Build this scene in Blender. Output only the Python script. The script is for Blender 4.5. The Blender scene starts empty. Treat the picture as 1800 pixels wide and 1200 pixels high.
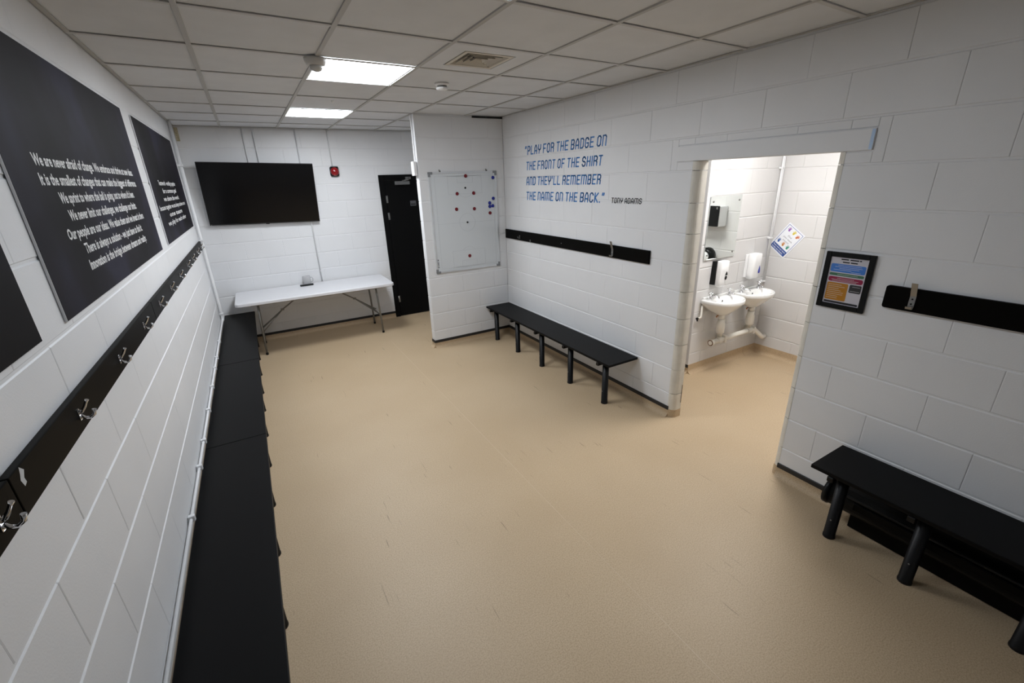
import bpy, bmesh, math, random
from mathutils import Vector, Matrix
random.seed(7)
S = bpy.context.scene
COL = S.collection
PI = math.pi

# ------------------------------------------------------------------ camera, world, exposure
W, H, YF, YP = 3.40, 2.706, 6.742, 5.06        # right wall, ceiling, far wall, partition face
YR = -1.60                                      # rear wall behind the camera
cam_d = bpy.data.cameras.new('camera')
cam = bpy.data.objects.new('camera', cam_d)
COL.objects.link(cam)
cam.location = (0.5623, 0.0, 2.0085)
cam.rotation_euler = (1.21426, 0.03190, -0.52796)
cam_d.sensor_fit = 'HORIZONTAL'
cam_d.sensor_width = 36.0
cam_d.lens = 765.42 / 1800 * 36
cam_d.clip_start = 0.02
S.camera = cam
S.view_settings.view_transform = 'Standard'
S.view_settings.look = 'None'
S.view_settings.gamma = 1.0
S.view_settings.exposure = 0.0
try:
    S.view_settings.use_curve_mapping = False
except Exception:
    pass
wd = bpy.data.worlds.new('world')
S.world = wd
wd.use_nodes = True
wd.node_tree.nodes['Background'].inputs[0].default_value = (0.5, 0.5, 0.5, 1)
wd.node_tree.nodes['Background'].inputs[1].default_value = 0.02
ROOM_LIGHT = 36.5         # emission of the two ceiling panels of the changing room
WASH_LIGHT = 43.0         # emission of the washroom panel
REAR_LIGHT = 11.5         # dimmer third panel, overhead out of the frame
ROOM_COL = (0.93, 0.975, 1.03)
REAR_COL = (0.87, 0.975, 1.10)
WASH_COL = (0.985, 0.97, 0.96)

# ------------------------------------------------------------------ materials
MATS = {}
def mat(name, col, rough=0.5, metal=0.0, spec=0.5, bump=None, var=None, emit=None, coat=0.0):
    """bump=(scale,strength[,dist]); var=(scale,amount) value noise"""
    if name in MATS:
        return MATS[name]
    m = bpy.data.materials.new(name)
    m.use_nodes = True
    nt = m.node_tree
    b = nt.nodes['Principled BSDF']
    b.inputs['Base Color'].default_value = (*col, 1)
    b.inputs['Roughness'].default_value = rough
    b.inputs['Metallic'].default_value = metal
    b.inputs['Specular IOR Level'].default_value = spec
    if coat:
        b.inputs['Coat Weight'].default_value = coat
    if emit:
        b.inputs['Emission Color'].default_value = (*emit[0], 1)
        b.inputs['Emission Strength'].default_value = emit[1]
    if bump or var:
        geo = nt.nodes.new('ShaderNodeNewGeometry')
    if var:
        n = nt.nodes.new('ShaderNodeTexNoise')
        n.inputs['Scale'].default_value = var[0]
        n.inputs['Detail'].default_value = 5
        nt.links.new(geo.outputs['Position'], n.inputs['Vector'])
        r = nt.nodes.new('ShaderNodeMapRange')
        r.inputs['From Min'].default_value = 0.3
        r.inputs['From Max'].default_value = 0.7
        r.inputs['To Min'].default_value = 1 - var[1]
        r.inputs['To Max'].default_value = 1 + var[1]
        nt.links.new(n.outputs['Fac'], r.inputs['Value'])
        mx = nt.nodes.new('ShaderNodeVectorMath')
        mx.operation = 'SCALE'
        mx.inputs[0].default_value = col
        nt.links.new(r.outputs['Result'], mx.inputs['Scale'])
        nt.links.new(mx.outputs['Vector'], b.inputs['Base Color'])
    if bump:
        n = nt.nodes.new('ShaderNodeTexNoise')
        n.inputs['Scale'].default_value = bump[0]
        n.inputs['Detail'].default_value = 4
        nt.links.new(geo.outputs['Position'], n.inputs['Vector'])
        bp = nt.nodes.new('ShaderNodeBump')
        bp.inputs['Strength'].default_value = bump[1]
        bp.inputs['Distance'].default_value = bump[2] if len(bump) > 2 else 0.002
        nt.links.new(n.outputs['Fac'], bp.inputs['Height'])
        nt.links.new(bp.outputs['Normal'], b.inputs['Normal'])
    MATS[name] = m
    return m

M_WALL = mat('white block paint', (0.76, 0.765, 0.775), 0.42, bump=(160, 0.25, 0.002), var=(2.5, 0.02))
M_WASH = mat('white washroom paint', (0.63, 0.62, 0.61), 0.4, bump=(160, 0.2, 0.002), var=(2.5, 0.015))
M_JAMB = mat('scuffed jamb paint', (0.70, 0.67, 0.60), 0.45, bump=(120, 0.25, 0.002), var=(9, 0.07))
M_TILE = mat('mineral fibre tile', (0.69, 0.70, 0.715), 0.85, bump=(220, 0.3, 0.002), var=(6, 0.03))
M_TBAR = mat('grey grid steel', (0.46, 0.45, 0.43), 0.5)
M_CROSS = mat('pale grid steel', (0.58, 0.575, 0.56), 0.5)
M_STRIP = mat('black capping strip', (0.012, 0.012, 0.013), 0.5)
M_SEAT = mat('black laminate seat', (0.0035, 0.0035, 0.0037), 0.45, spec=0.10, bump=(300, 0.08, 0.001))
M_LEG = mat('black powder coat', (0.0035, 0.0035, 0.004), 0.40, spec=0.25)
M_HEAT = mat('black heater enamel', (0.0015, 0.0015, 0.0015), 0.45, spec=0.12)
M_RAIL = mat('black rail board', (0.003, 0.0027, 0.0022), 0.45, spec=0.05, bump=(300, 0.06, 0.001))
M_CHROME = mat('polished chrome', (0.78, 0.78, 0.80), 0.12, metal=1.0)
M_ALU = mat('satin aluminium', (0.30, 0.30, 0.295), 0.38, metal=1.0)
M_STEEL = mat('grey table steel', (0.22, 0.215, 0.20), 0.42, metal=0.5)
M_PLASTIC = mat('white plastic', (0.82, 0.82, 0.82), 0.35)
M_PIPE = mat('white painted pipe', (0.74, 0.745, 0.755), 0.4)
M_TABLE = mat('pale grey table plastic', (0.70, 0.70, 0.72), 0.4, bump=(400, 0.1, 0.001))
M_SCREEN = mat('black tv glass', (0.003, 0.003, 0.0035), 0.16, spec=0.35)
M_BEZEL = mat('black tv bezel', (0.006, 0.006, 0.007), 0.3)
M_DOOR = mat('matt black door', (0.0022, 0.0022, 0.0024), 0.55, spec=0.12)
M_DARK = mat('painted void shade', (0.006, 0.006, 0.006), 0.9)  # near-black colour stands in for the shade inside open voids
M_RED = mat('red beacon lens', (0.26, 0.004, 0.007), 0.2, spec=0.6)
M_BLUEP = mat('blue vinyl lettering', (0.022, 0.185, 0.52), 0.4, var=(30, 0.06))
M_BLACKP = mat('black vinyl lettering', (0.008, 0.008, 0.010), 0.4)
M_WHITEP = mat('white print', (0.72, 0.72, 0.72), 0.5)
M_BOARD = mat('whiteboard enamel', (0.66, 0.69, 0.71), 0.22)
M_LINE = mat('faint grey print', (0.50, 0.53, 0.55), 0.35)
M_MRED = mat('red magnet', (0.17, 0.004, 0.012), 0.3)
M_MBLUE = mat('blue magnet', (0.008, 0.018, 0.26), 0.3)
M_CERAMIC = mat('white vitreous china', (0.85, 0.85, 0.83), 0.12, coat=0.3)
M_COPPER = mat('copper pipe', (0.55, 0.28, 0.13), 0.35, metal=1.0)
M_PVC = mat('white waste plastic', (0.76, 0.73, 0.66), 0.35)
M_MIRROR = mat('mirror glass', (0.86, 0.90, 0.88), 0.02, metal=1.0)
M_BLACKPL = mat('black plastic', (0.006, 0.0065, 0.0065), 0.35, spec=0.2)
M_CREAM = mat('cream vent blade', (0.62, 0.57, 0.48), 0.5)
M_GREYPL = mat('off white plastic', (0.58, 0.57, 0.55), 0.4)
M_EDGE = mat('white board edge', (0.66, 0.67, 0.69), 0.5)
M_YELLOW = mat('yellowed filler', (0.50, 0.44, 0.30), 0.7, var=(50, 0.35))
M_TAPE = mat('blue masking tape', (0.50, 0.66, 0.88), 0.6)
M_EMIT = mat('led diffuser', (0.9, 0.9, 0.9), 0.4, emit=(ROOM_COL, ROOM_LIGHT))
M_EMITR = mat('dim led diffuser', (0.9, 0.9, 0.9), 0.4, emit=(REAR_COL, REAR_LIGHT))
M_EMITW = mat('washroom diffuser', (0.9, 0.9, 0.9), 0.4, emit=(WASH_COL, WASH_LIGHT))

def floor_material():
    m = bpy.data.materials.new('speckled beige vinyl')
    m.use_nodes = True
    nt = m.node_tree
    b = nt.nodes['Principled BSDF']
    L = nt.links.new
    geo = nt.nodes.new('ShaderNodeNewGeometry')
    def noise(scale, detail=3, vec=None):
        n = nt.nodes.new('ShaderNodeTexNoise')
        n.inputs['Scale'].default_value = scale
        n.inputs['Detail'].default_value = detail
        L(vec or geo.outputs['Position'], n.inputs['Vector'])
        return n.outputs['Fac']
    def rng(v, a, c, lo, hi):
        r = nt.nodes.new('ShaderNodeMapRange')
        r.inputs['From Min'].default_value = a
        r.inputs['From Max'].default_value = c
        r.inputs['To Min'].default_value = lo
        r.inputs['To Max'].default_value = hi
        L(v, r.inputs['Value'])
        return r.outputs['Result']
    def mix(f, a, c):
        x = nt.nodes.new('ShaderNodeMix')
        x.data_type = 'RGBA'
        if isinstance(f, float):
            x.inputs['Factor'].default_value = f
        else:
            L(f, x.inputs['Factor'])
        for s, v in ((6, a), (7, c)):
            if isinstance(v, tuple):
                x.inputs[s].default_value = (*v, 1)
            else:
                L(v, x.inputs[s])
        return x.outputs[2]
    def mul(a, c):
        x = nt.nodes.new('ShaderNodeMath')
        x.operation = 'MULTIPLY'
        L(a, x.inputs[0]); L(c, x.inputs[1])
        return x.outputs[0]
    c0 = mix(rng(noise(1.3, 5), 0.35, 0.65, 0, 1), (0.515, 0.388, 0.248), (0.565, 0.435, 0.288))
    c1 = mix(rng(noise(170, 3), 0.36, 0.60, 0, 1), (0.40, 0.295, 0.18), c0)
    c1 = mix(0.85, c0, c1)
    # scuffs: stretched noise, kept only in patches
    def scuff(rz, sx, sy, lo, hi, patch):
        mp = nt.nodes.new('ShaderNodeMapping')
        mp.inputs['Rotation'].default_value = (0, 0, rz)
        mp.inputs['Scale'].default_value = (sx, sy, 1)
        L(geo.outputs['Position'], mp.inputs['Vector'])
        s = rng(noise(1.0, 2, mp.outputs['Vector']), lo, hi, 0, 1)
        return mul(s, rng(noise(patch, 2), 0.56, 0.64, 0, 0.75))
    c2 = mix(scuff(0.5, 70, 3.0, 0.69, 0.73, 2.3), c1, (0.17, 0.12, 0.075))
    c3 = mix(scuff(-0.7, 80, 4.0, 0.69, 0.73, 2.9), c2, (0.19, 0.14, 0.09))
    c4 = mix(scuff(1.5, 60, 2.2, 0.70, 0.74, 1.7), c3, (0.20, 0.15, 0.10))
    L(c4, b.inputs['Base Color'])
    b.inputs['Roughness'].default_value = 0.48
    b.inputs['Specular IOR Level'].default_value = 0.4
    bp = nt.nodes.new('ShaderNodeBump')
    bp.inputs['Strength'].default_value = 0.12
    bp.inputs['Distance'].default_value = 0.001
    L(noise(350, 2), bp.inputs['Height'])
    L(bp.outputs['Normal'], b.inputs['Normal'])
    return m
M_FLOOR = floor_material()

def poster_material():
    m = bpy.data.materials.new('dark printed poster')
    m.use_nodes = True
    nt = m.node_tree
    b = nt.nodes['Principled BSDF']
    geo = nt.nodes.new('ShaderNodeNewGeometry')
    n = nt.nodes.new('ShaderNodeTexNoise')
    n.inputs['Scale'].default_value = 1.7
    n.inputs['Detail'].default_value = 3
    nt.links.new(geo.outputs['Position'], n.inputs['Vector'])
    cr = nt.nodes.new('ShaderNodeValToRGB')
    e = cr.color_ramp.elements
    e[0].position, e[0].color = 0.35, (0.0055, 0.005, 0.006, 1)
    e[1].position, e[1].color = 0.68, (0.026, 0.025, 0.044, 1)
    k = e.new(0.52)
    k.color = (0.012, 0.0105, 0.0155, 1)
    nt.links.new(n.outputs['Fac'], cr.inputs['Fac'])
    nt.links.new(cr.outputs['Color'], b.inputs['Base Color'])
    b.inputs['Roughness'].default_value = 0.6
    b.inputs['Specular IOR Level'].default_value = 0.10
    return m
M_POSTER = poster_material()

# ------------------------------------------------------------------ mesh helpers
class MB:
    def __init__(self):
        self.bm = bmesh.new()
    def box(self, x0, x1, y0, y1, z0, z1, bev=0.0, seg=1, mtx=None):
        t = bmesh.new()
        vs = [t.verts.new((x, y, z)) for x in (x0, x1) for y in (y0, y1) for z in (z0, z1)]
        for f in ((0, 1, 3, 2), (4, 6, 7, 5), (0, 4, 5, 1), (2, 3, 7, 6), (0, 2, 6, 4), (1, 5, 7, 3)):
            t.faces.new([vs[i] for i in f])
        if bev > 0:
            bmesh.ops.bevel(t, geom=t.edges[:], offset=bev, segments=seg, affect='EDGES', profile=0.5)
        self._merge(t, mtx)
        return self
    def _merge(self, t, mtx=None):
        if mtx is not None:
            bmesh.ops.transform(t, matrix=mtx, verts=t.verts)
        me = bpy.data.meshes.new('tmp')
        t.to_mesh(me)
        t.free()
        self.bm.from_mesh(me)
        bpy.data.meshes.remove(me)
    def tube(self, pts, r, seg=10, caps=True):
        pts = [Vector(p) for p in pts]
        rs = r if isinstance(r, (list, tuple)) else [r] * len(pts)
        bm = self.bm
        tan = []
        for i in range(len(pts)):
            a = pts[max(i - 1, 0)]
            c = pts[min(i + 1, len(pts) - 1)]
            tan.append((c - a).normalized())
        up = Vector((0, 0, 1)) if abs(tan[0].z) < 0.9 else Vector((1, 0, 0))
        n = tan[0].cross(up).normalized()
        rings = []
        for i, p in enumerate(pts):
            n = (n - tan[i] * n.dot(tan[i])).normalized()
            bnm = tan[i].cross(n)
            rings.append([bm.verts.new(p + (n * math.cos(2 * PI * k / seg) + bnm * math.sin(2 * PI * k / seg)) * rs[i]) for k in range(seg)])
        for a, c in zip(rings, rings[1:]):
            for k in range(seg):
                f = bm.faces.new((a[k], a[(k + 1) % seg], c[(k + 1) % seg], c[k]))
                f.smooth = True
        if caps:
            bm.faces.new(rings[0][::-1])
            bm.faces.new(rings[-1])
        return self
    def rings(self, rings, cap0=True, cap1=True, smooth=True):
        """list of rings (lists of coordinates, same count)"""
        bm = self.bm
        R = [[bm.verts.new(p) for p in r] for r in rings]
        n = len(R[0])
        for a, c in zip(R, R[1:]):
            for k in range(n):
                f = bm.faces.new((a[k], a[(k + 1) % n], c[(k + 1) % n], c[k]))
                f.smooth = smooth
        if cap0:
            bm.faces.new(R[0][::-1])
        if cap1:
            bm.faces.new(R[-1])
        return self
    def lathe(self, prof, c=(0, 0, 0), seg=24, axis='z', smooth=True):
        """prof: (radius, height) list along axis"""
        rr = []
        for r, h in prof:
            ring = []
            for k in range(seg):
                a = 2 * PI * k / seg
                u, v = r * math.cos(a), r * math.sin(a)
                p = {'z': (u, v, h), 'y': (u, h, -v), 'x': (h, u, v)}[axis]
                ring.append((c[0] + p[0], c[1] + p[1], c[2] + p[2]))
            rr.append(ring)
        return self.rings(rr, prof[0][0] > 1e-6, prof[-1][0] > 1e-6, smooth)
    def prism(self, poly, z0, z1):
        """polygon (x,y) extruded along z"""
        bm = self.bm
        a = [bm.verts.new((x, y, z0)) for x, y in poly]
        c = [bm.verts.new((x, y, z1)) for x, y in poly]
        n = len(poly)
        for k in range(n):
            bm.faces.new((a[k], a[(k + 1) % n], c[(k + 1) % n], c[k]))
        bm.faces.new(a[::-1])
        bm.faces.new(c)
        return self
    def mesh(self, name):
        bmesh.ops.recalc_face_normals(self.bm, faces=self.bm.faces)
        me = bpy.data.meshes.new(name)
        self.bm.to_mesh(me)
        self.bm.free()
        return me
    def build(self, name, m, parent=None, loc=None, rot=None):
        me = self.mesh(name)
        me.materials.append(m)
        return put(name, me, parent, loc, rot)

def put(name, me, parent=None, loc=None, rot=None):
    o = bpy.data.objects.new(name, me)
    COL.objects.link(o)
    if parent:
        o.parent = parent
    if loc:
        o.location = loc
    if rot:
        o.rotation_euler = rot
    return o

def tag(o, label=None, cat=None, group=None, kind=None):
    for k, v in (('label', label), ('category', cat), ('group', group), ('kind', kind)):
        if v:
            o[k] = v
    return o

def thing(name, label, cat, loc=(0, 0, 0), rot=(0, 0, 0), group=None):
    o = bpy.data.objects.new(name, None)
    o.empty_display_size = 0.05
    COL.objects.link(o)
    o.location = loc
    o.rotation_euler = rot
    return tag(o, label, cat, group)

def struct(name, mb, m):
    return tag(mb.build(name, m), kind='structure')

def copy_tree(o):
    r = o.copy()
    COL.objects.link(r)
    def kids(src, dst):
        for ch in list(src.children):
            c = ch.copy()
            COL.objects.link(c)
            c.parent = dst
            kids(ch, c)
    kids(o, r)
    return r

def rrect(w, h, r, n=5):
    pts = []
    for cx, cy, a0 in ((w / 2 - r, h / 2 - r, 0), (-w / 2 + r, h / 2 - r, 90), (-w / 2 + r, -h / 2 + r, 180), (w / 2 - r, -h / 2 + r, 270)):
        for k in range(n + 1):
            a = math.radians(a0 + 90 * k / n)
            pts.append((cx + r * math.cos(a), cy + r * math.sin(a)))
    return pts

def text_mesh(s, bold=0.0):
    cu = bpy.data.curves.new('t', 'FONT')
    cu.body = s
    cu.size = 1.0
    cu.resolution_u = 2
    cu.offset = bold
    cu.fill_mode = 'FRONT'
    o = bpy.data.objects.new('t', cu)
    COL.objects.link(o)
    dg = bpy.context.evaluated_depsgraph_get()
    me = bpy.data.meshes.new_from_object(o.evaluated_get(dg))
    bpy.data.objects.remove(o)
    bpy.data.curves.remove(cu)
    return me

def text_part(name, s, m, parent, u0, u1, base, cap, mtx, bold=0.0, height=None):
    """text laid in the plane of mtx (local x right, local y up), squeezed to u0..u1, capital height cap"""
    me = text_mesh(s, bold)
    xs = [v.co.x for v in me.vertices]
    a, c = min(xs), max(xs)
    k = (u1 - u0) / (c - a)
    kc = cap / 0.729
    for v in me.vertices:
        v.co = mtx @ Vector((u0 + (v.co.x - a) * k, base + v.co.y * kc, 0))
    me.materials.clear()
    me.materials.append(m)
    me.name = name
    return tag(put(name, me, parent), kind='stuff')

# ------------------------------------------------------------------ block walls
BW, BH, MJ = 0.45, 0.225, 0.011
REC = 0.0040                      # recess of the mortar joints
_bc = {}
def block_mesh(w, h, m):
    key = (round(w, 3), round(h, 3), m.name)
    if key not in _bc:
        bm = bmesh.new()
        bx, bt, bb = 0.003, 0.0045, 0.003         # worn sides, top lip, lower edge
        xs = (-w / 2, -w / 2 + bx, w / 2 - bx, w / 2)
        zs = (-h / 2, -h / 2 + bb, h / 2 - bt, h / 2)
        dx, dzz = (0.0012, 0, 0, 0.0012), (0.0032, 0, 0, 0.0042)
        g = [[bm.verts.new((x, max(dx[i], dzz[j]), z)) for i, x in enumerate(xs)] for j, z in enumerate(zs)]
        for j in range(3):
            for i in range(3):
                bm.faces.new((g[j][i], g[j][i + 1], g[j + 1][i + 1], g[j + 1][i]))
        rim = [g[0][i] for i in range(4)] + [g[1][3], g[2][3]] + [g[3][i] for i in (3, 2, 1, 0)] + [g[2][0], g[1][0]]
        back = [bm.verts.new((v.co.x, REC + 0.012, v.co.z)) for v in rim]
        for k in range(len(rim)):
            n_ = (k + 1) % len(rim)
            bm.faces.new((back[k], back[n_], rim[n_], rim[k]))
        me = bpy.data.meshes.new('block')
        bm.to_mesh(me)
        bm.free()
        me.materials.append(m)
        _bc[key] = me
    return _bc[key]

def minus(rects, hole):
    out = []
    hu0, hu1, hz0, hz1 = hole
    for u0, u1, z0, z1 in rects:
        if hu0 >= u1 or hu1 <= u0 or hz0 >= z1 or hz1 <= z0:
            out.append((u0, u1, z0, z1))
            continue
        if u0 < hu0: out.append((u0, hu0, z0, z1))
        if u1 > hu1: out.append((hu1, u1, z0, z1))
        a, c = max(u0, hu0), min(u1, hu1)
        if z0 < hz0: out.append((a, c, z0, hz0))
        if z1 > hz1: out.append((a, c, hz1, z1))
    return out

def blocks(parent, org, theta, u0, u1, z0, z1, uj, zj=0.0, par=0, holes=(), m=None):
    """courses of blocks on a wall face; u runs along local x of a frame turned by theta at org"""
    m = m or M_WALL
    ca, sa = math.cos(theta), math.sin(theta)
    k0 = math.floor((z0 - zj) / BH + 1e-6)
    k1 = math.ceil((z1 - zj) / BH - 1e-6)
    for k in range(k0, k1):
        za, zb = max(z0, zj + k * BH), min(z1, zj + (k + 1) * BH)
        off = uj + (BW / 2 if (k + par) % 2 else 0)
        j0 = math.floor((u0 - off) / BW)
        j1 = math.ceil((u1 - off) / BW)
        for j in range(j0, j1):
            a, c = max(u0, off + j * BW), min(u1, off + (j + 1) * BW)
            if c - a < 0.02:
                continue
            rr = [(a, c, za, zb)]
            for h in holes:
                rr = minus(rr, h)
            for a2, c2, p, q in rr:
                w, h = c2 - a2 - 0.0012, q - p - MJ + 0.003
                if w < 0.02 or h < 0.02:
                    continue
                u, z = (a2 + c2) / 2, (p + q) / 2
                jit = random.uniform(0, 0.0007)
                put('block', block_mesh(w, h, m), parent,
                    (org[0] + u * ca - jit * sa, org[1] + u * sa + jit * ca, z), (0, 0, theta))

# left wall (faces +x)
mb = MB().box(-0.12, -REC, YR - 0.1, YF + 0.1, 0, H + 0.06)
wl = struct('wall_left', mb, M_WALL)
blocks(wl, (0, 0), PI / 2, YR, YF, 0.0, H, 0.31, 0.0357)
# far wall (faces -y)
mb = MB()
mb.box(-0.12, 2.27, YF + REC, YF + 0.12, 0, H + 0.06).box(3.12, W + 0.12, YF + REC, YF + 0.12, 0, H + 0.06)
mb.box(2.27, 3.12, YF + REC, YF + 0.12, 2.125, H + 0.06)
wf = struct('wall_far', mb, M_WALL)
blocks(wf, (0, YF), 0, 0.0, W, 0.0, H, 0.2, holes=[(2.27, 3.12, 0, 2.125)])
# right wall (faces -x) with the open doorway into the washroom
YN, YS, DZ = 2.215, 1.335, 2.09     # doorway reveals and head
RN, RS = 0.055, 0.04
mb = MB()
mb.box(W + REC, W + 0.10, YR - 0.1, YS - RS, 0, H + 0.06)
mb.box(W + REC, W + 0.10, YN + RN, YF + 0.1, 0, H + 0.06)
mb.box(W + REC, W + 0.10, YS - RS, YN + RN, DZ, H + 0.06)
mb.box(W + 0.03, W + 0.098, YN + 0.012, YN + RN, 0, DZ).box(W + 0.03, W + 0.098, YS - RS, YS - 0.012, 0, DZ)
wr = struct('wall_right', mb, M_WALL)
# u = -y on this wall
blocks(wr, (W, 0), -PI / 2, -YP, -YR, 0.0, H, -0.894, par=0,
       holes=[(-(YN + RN), -(YS - RS), 0, DZ), (-2.41, -1.172, DZ, 2.195)])
def bullnose(y0, sgn, r, n=6):
    """plan of the rounded jamb block; sgn=+1: wall continues towards +y"""
    pts = [(W, y0 + sgn * r)]
    for k in range(1, n + 1):
        a = PI / 2 * k / n
        pts.append((W + r - r * math.cos(a), y0 + sgn * (r - r * math.sin(a))))
    pts += [(W + 0.10, y0), (W + 0.10, y0 + sgn * r)]
    return pts
for y0, sgn, r in ((YN, 1, RN), (YS, -1, RS)):
    for k in range(10):
        z0, z1 = k * BH + 0.002, min((k + 1) * BH, DZ) - 0.002
        if z1 - z0 < 0.02:
            continue
        b = MB().prism(bullnose(y0, sgn, r), z0, z1)
        o = b.build('jamb_block', M_JAMB, wr)
        if k == 0 and sgn > 0:
            tag(o, 'chipped and stained rounded jamb block')
M_CRACK = mat('dark plaster crack', (0.10, 0.075, 0.05), 0.8)
tag(MB().prism([(W + 0.090, YN - 0.0012), (W + 0.098, YN - 0.0012), (W + 0.098, YN + 0.001), (W + 0.092, YN + 0.001)], 0.13, 0.30).build('crack', M_CRACK, wr), 'dark crack low on the rounded jamb')
# partition stub
mb = MB().box(2.30 + REC, W, YP + REC, YP + 0.10 - REC, 0, H + 0.004)
wp = struct('wall_partition', mb, M_WALL)
blocks(wp, (0, YP), 0, 2.30, W, 0.0, H, 2.52)
blocks(wp, (2.30, 0), -PI / 2, -(YP + 0.10), -YP, 0.0, H, -YP - 0.10)
# rear wall behind the camera
wb = struct('wall_rear', MB().box(-0.12, W + 0.12, YR - 0.12, YR, 0, H + 0.06), M_WALL)
# washroom walls
SX, SY, EX = 4.27, 2.76, 5.43      # left end of the basin wall, its face, east wall
mb = MB().box(SX + REC, EX + 0.1, SY + REC, SY + 0.115, 0, H + 0.06)
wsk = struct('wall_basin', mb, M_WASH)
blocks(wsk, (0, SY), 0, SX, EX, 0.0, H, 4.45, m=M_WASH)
b = MB().box(SX - 0.006, SX + REC, SY, SY + 0.115, 0.10, H, 0.003)
b.build('end_face', M_WASH, wsk)
mb = MB().box(EX + REC, EX + 0.1, 0.5, 4.3, 0, H + 0.06)
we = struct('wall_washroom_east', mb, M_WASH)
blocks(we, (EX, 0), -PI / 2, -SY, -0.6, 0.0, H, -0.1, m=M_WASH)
struct('wall_washroom_south', MB().box(W + 0.10, EX + 0.1, 0.5, 0.6, 0, H + 0.06), M_WASH)
struct('wall_washroom_north', MB().box(W + 0.10, EX + 0.1, 4.2, 4.3, 0, H + 0.06), M_WASH)

# floor
fl = struct('floor', MB().box(-0.12, EX + 0.12, YR - 0.12, YF + 0.12, -0.08, 0), M_FLOOR)
M_SEAM = mat('vinyl weld seam', (0.60, 0.48, 0.33), 0.4)
MB().box(1.8848, 1.8872, YR, YP + 0.6, -0.001, 0.0006).build('weld_seam', M_SEAM, fl)

# washroom ceiling and changing room ceiling
struct('ceiling_washroom', MB().box(W + 0.10, EX + 0.1, 0.5, 4.3, H + 0.0, H + 0.06), M_TILE)
ce = struct('ceiling', MB().box(-0.12, W + 0.10, YR - 0.12, YF + 0.12, H + 0.062, H + 0.12), M_TILE)
GX = [0.0, 0.47, 1.082, 1.695, 2.307, 2.925, W]
SH = 0.033                          # the grid is laid a little out of square
GY = [YR - 0.1, -1.247, -0.628, -0.01, 0.609, 1.228, 1.847, 2.466, 3.070, 3.69, 4.35, 5.015, 5.60, 6.22, YF + 0.1]
def gy(i, x):
    if i in (0, len(GY) - 1):
        return YR if i == 0 else YF
    return min(GY[i] + SH * x, YF)
LIGHTS = [(2, 8), (2, 11), (2, 5)]
VENT = (3, 7)
for i in range(len(GX) - 1):
    for j in range(len(GY) - 1):
        if (i, j) in LIGHTS or (i, j) == VENT:
            continue
        xa, xb = GX[i] + 0.006, GX[i + 1] - 0.006
        p = [(xa, gy(j, xa) + 0.006), (xb, gy(j, xb) + 0.006), (xb, gy(j + 1, xb) - 0.006), (xa, gy(j + 1, xa) - 0.006)]
        if p[3][1] - p[0][1] < 0.03:
            continue
        dz = random.uniform(0, 0.0015)
        MB().prism(p, H + 0.005 + dz, H + 0.018 + dz).build('ceiling_tile', M_TILE, ce)
for x in GX[1:-1]:
    MB().box(x - 0.012, x + 0.012, YR, YF, H - 0.002, H + 0.05, 0.001).build('grid_bar', M_TBAR, ce)
for j in range(1, len(GY) - 1):
    p = [(0, gy(j, 0) - 0.012), (W, gy(j, W) - 0.012), (W, gy(j, W) + 0.012), (0, gy(j, 0) + 0.012)]
    MB().prism(p, H - 0.0012, H + 0.003).build('grid_bar', M_CROSS, ce)
for a in ((0, 0.02, YR, YF), (W - 0.02, W, YR, YF), (0, W, YF - 0.02, YF)):
    MB().box(a[0], a[1], a[2], a[3], H - 0.0008, H + 0.004).build('wall_angle', M_TBAR, ce)
MB().box(3.0, W - 0.003, YP - 0.012, YP - 0.002, H - 0.020, H - 0.0025).build('gap_shade_strip', M_DARK, ce)  # solid black strip painted in for the shade of the gap above the partition

# skirting: coved vinyl with black capping strip
def cove(length, flip=False):
    """profile in (d,z), d = distance from the wall"""
    r = 0.045
    pts = [(0.0, 0.066), (0.004, 0.066), (0.004, r)]
    for k in range(1, 6):
        a = PI / 2 * k / 6
        pts.append((0.004 + r - r * math.cos(a), r - r * math.sin(a)))
    pts += [(0.004 + r, 0.0004), (0.0, 0.0004)]
    return pts
def skirting(name, p0, p1, nrm, strip=True, cove_m=None):
    p0, p1, nrm = Vector((*p0, 0)), Vector((*p1, 0)), Vector((*nrm, 0))
    def extr(prof):
        b = MB()
        a = [tuple(p0 + nrm * d_ + Vector((0, 0, z))) for d_, z in prof]
        c = [tuple(p1 + nrm * d_ + Vector((0, 0, z))) for d_, z in prof]
        b.rings([a, c], True, True, smooth=False)
        return b
    top = 0.066 if strip else 0.10
    prof = [(d_, (top if abs(z - 0.066) < 1e-9 else z)) for d_, z in cove(0)]
    o = struct(name, extr(prof), M_FLOOR)
    if strip:
        extr([(0, 0.066), (0.007, 0.066), (0.007, 0.096), (0.004, 0.100), (0, 0.100)]).build('capping_strip', M_STRIP, o)
    return o
skirting('baseboard_left', (0, YR), (0, YF), (1, 0))
skirting('baseboard_far', (0, YF), (2.268, YF), (0, -1))
skirting('baseboard_partition', (2.30, YP), (W, YP), (0, -1))
skirting('baseboard_partition_end', (2.30, YP + 0.10), (2.30, YP), (-1, 0))
skirting('baseboard_right_north', (W, YN + 0.045), (W, YP), (-1, 0))
skirting('baseboard_right_south', (W, YR), (W, YS - 0.035), (-1, 0))
for y0, sgn, r in ((YN, 1, RN), (YS, -1, RS)):
    off = [(x - 0.004 if x < W + 0.09 else x, y - sgn * 0.004) for x, y in bullnose(y0, sgn, r)]
    par = bpy.data.objects['baseboard_right_north' if sgn > 0 else 'baseboard_right_south']
    MB().prism(off, 0.0004, 0.072).build('corner_wrap', M_FLOOR, par)
skirting('baseboard_basin', (SX, SY), (EX, SY), (0, -1), strip=False)
skirting('baseboard_basin_end', (SX, SY + 0.115), (SX, SY), (-1, 0))
skirting('baseboard_washroom_east', (EX, 0.6), (EX, SY), (-1, 0), strip=False)

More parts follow.
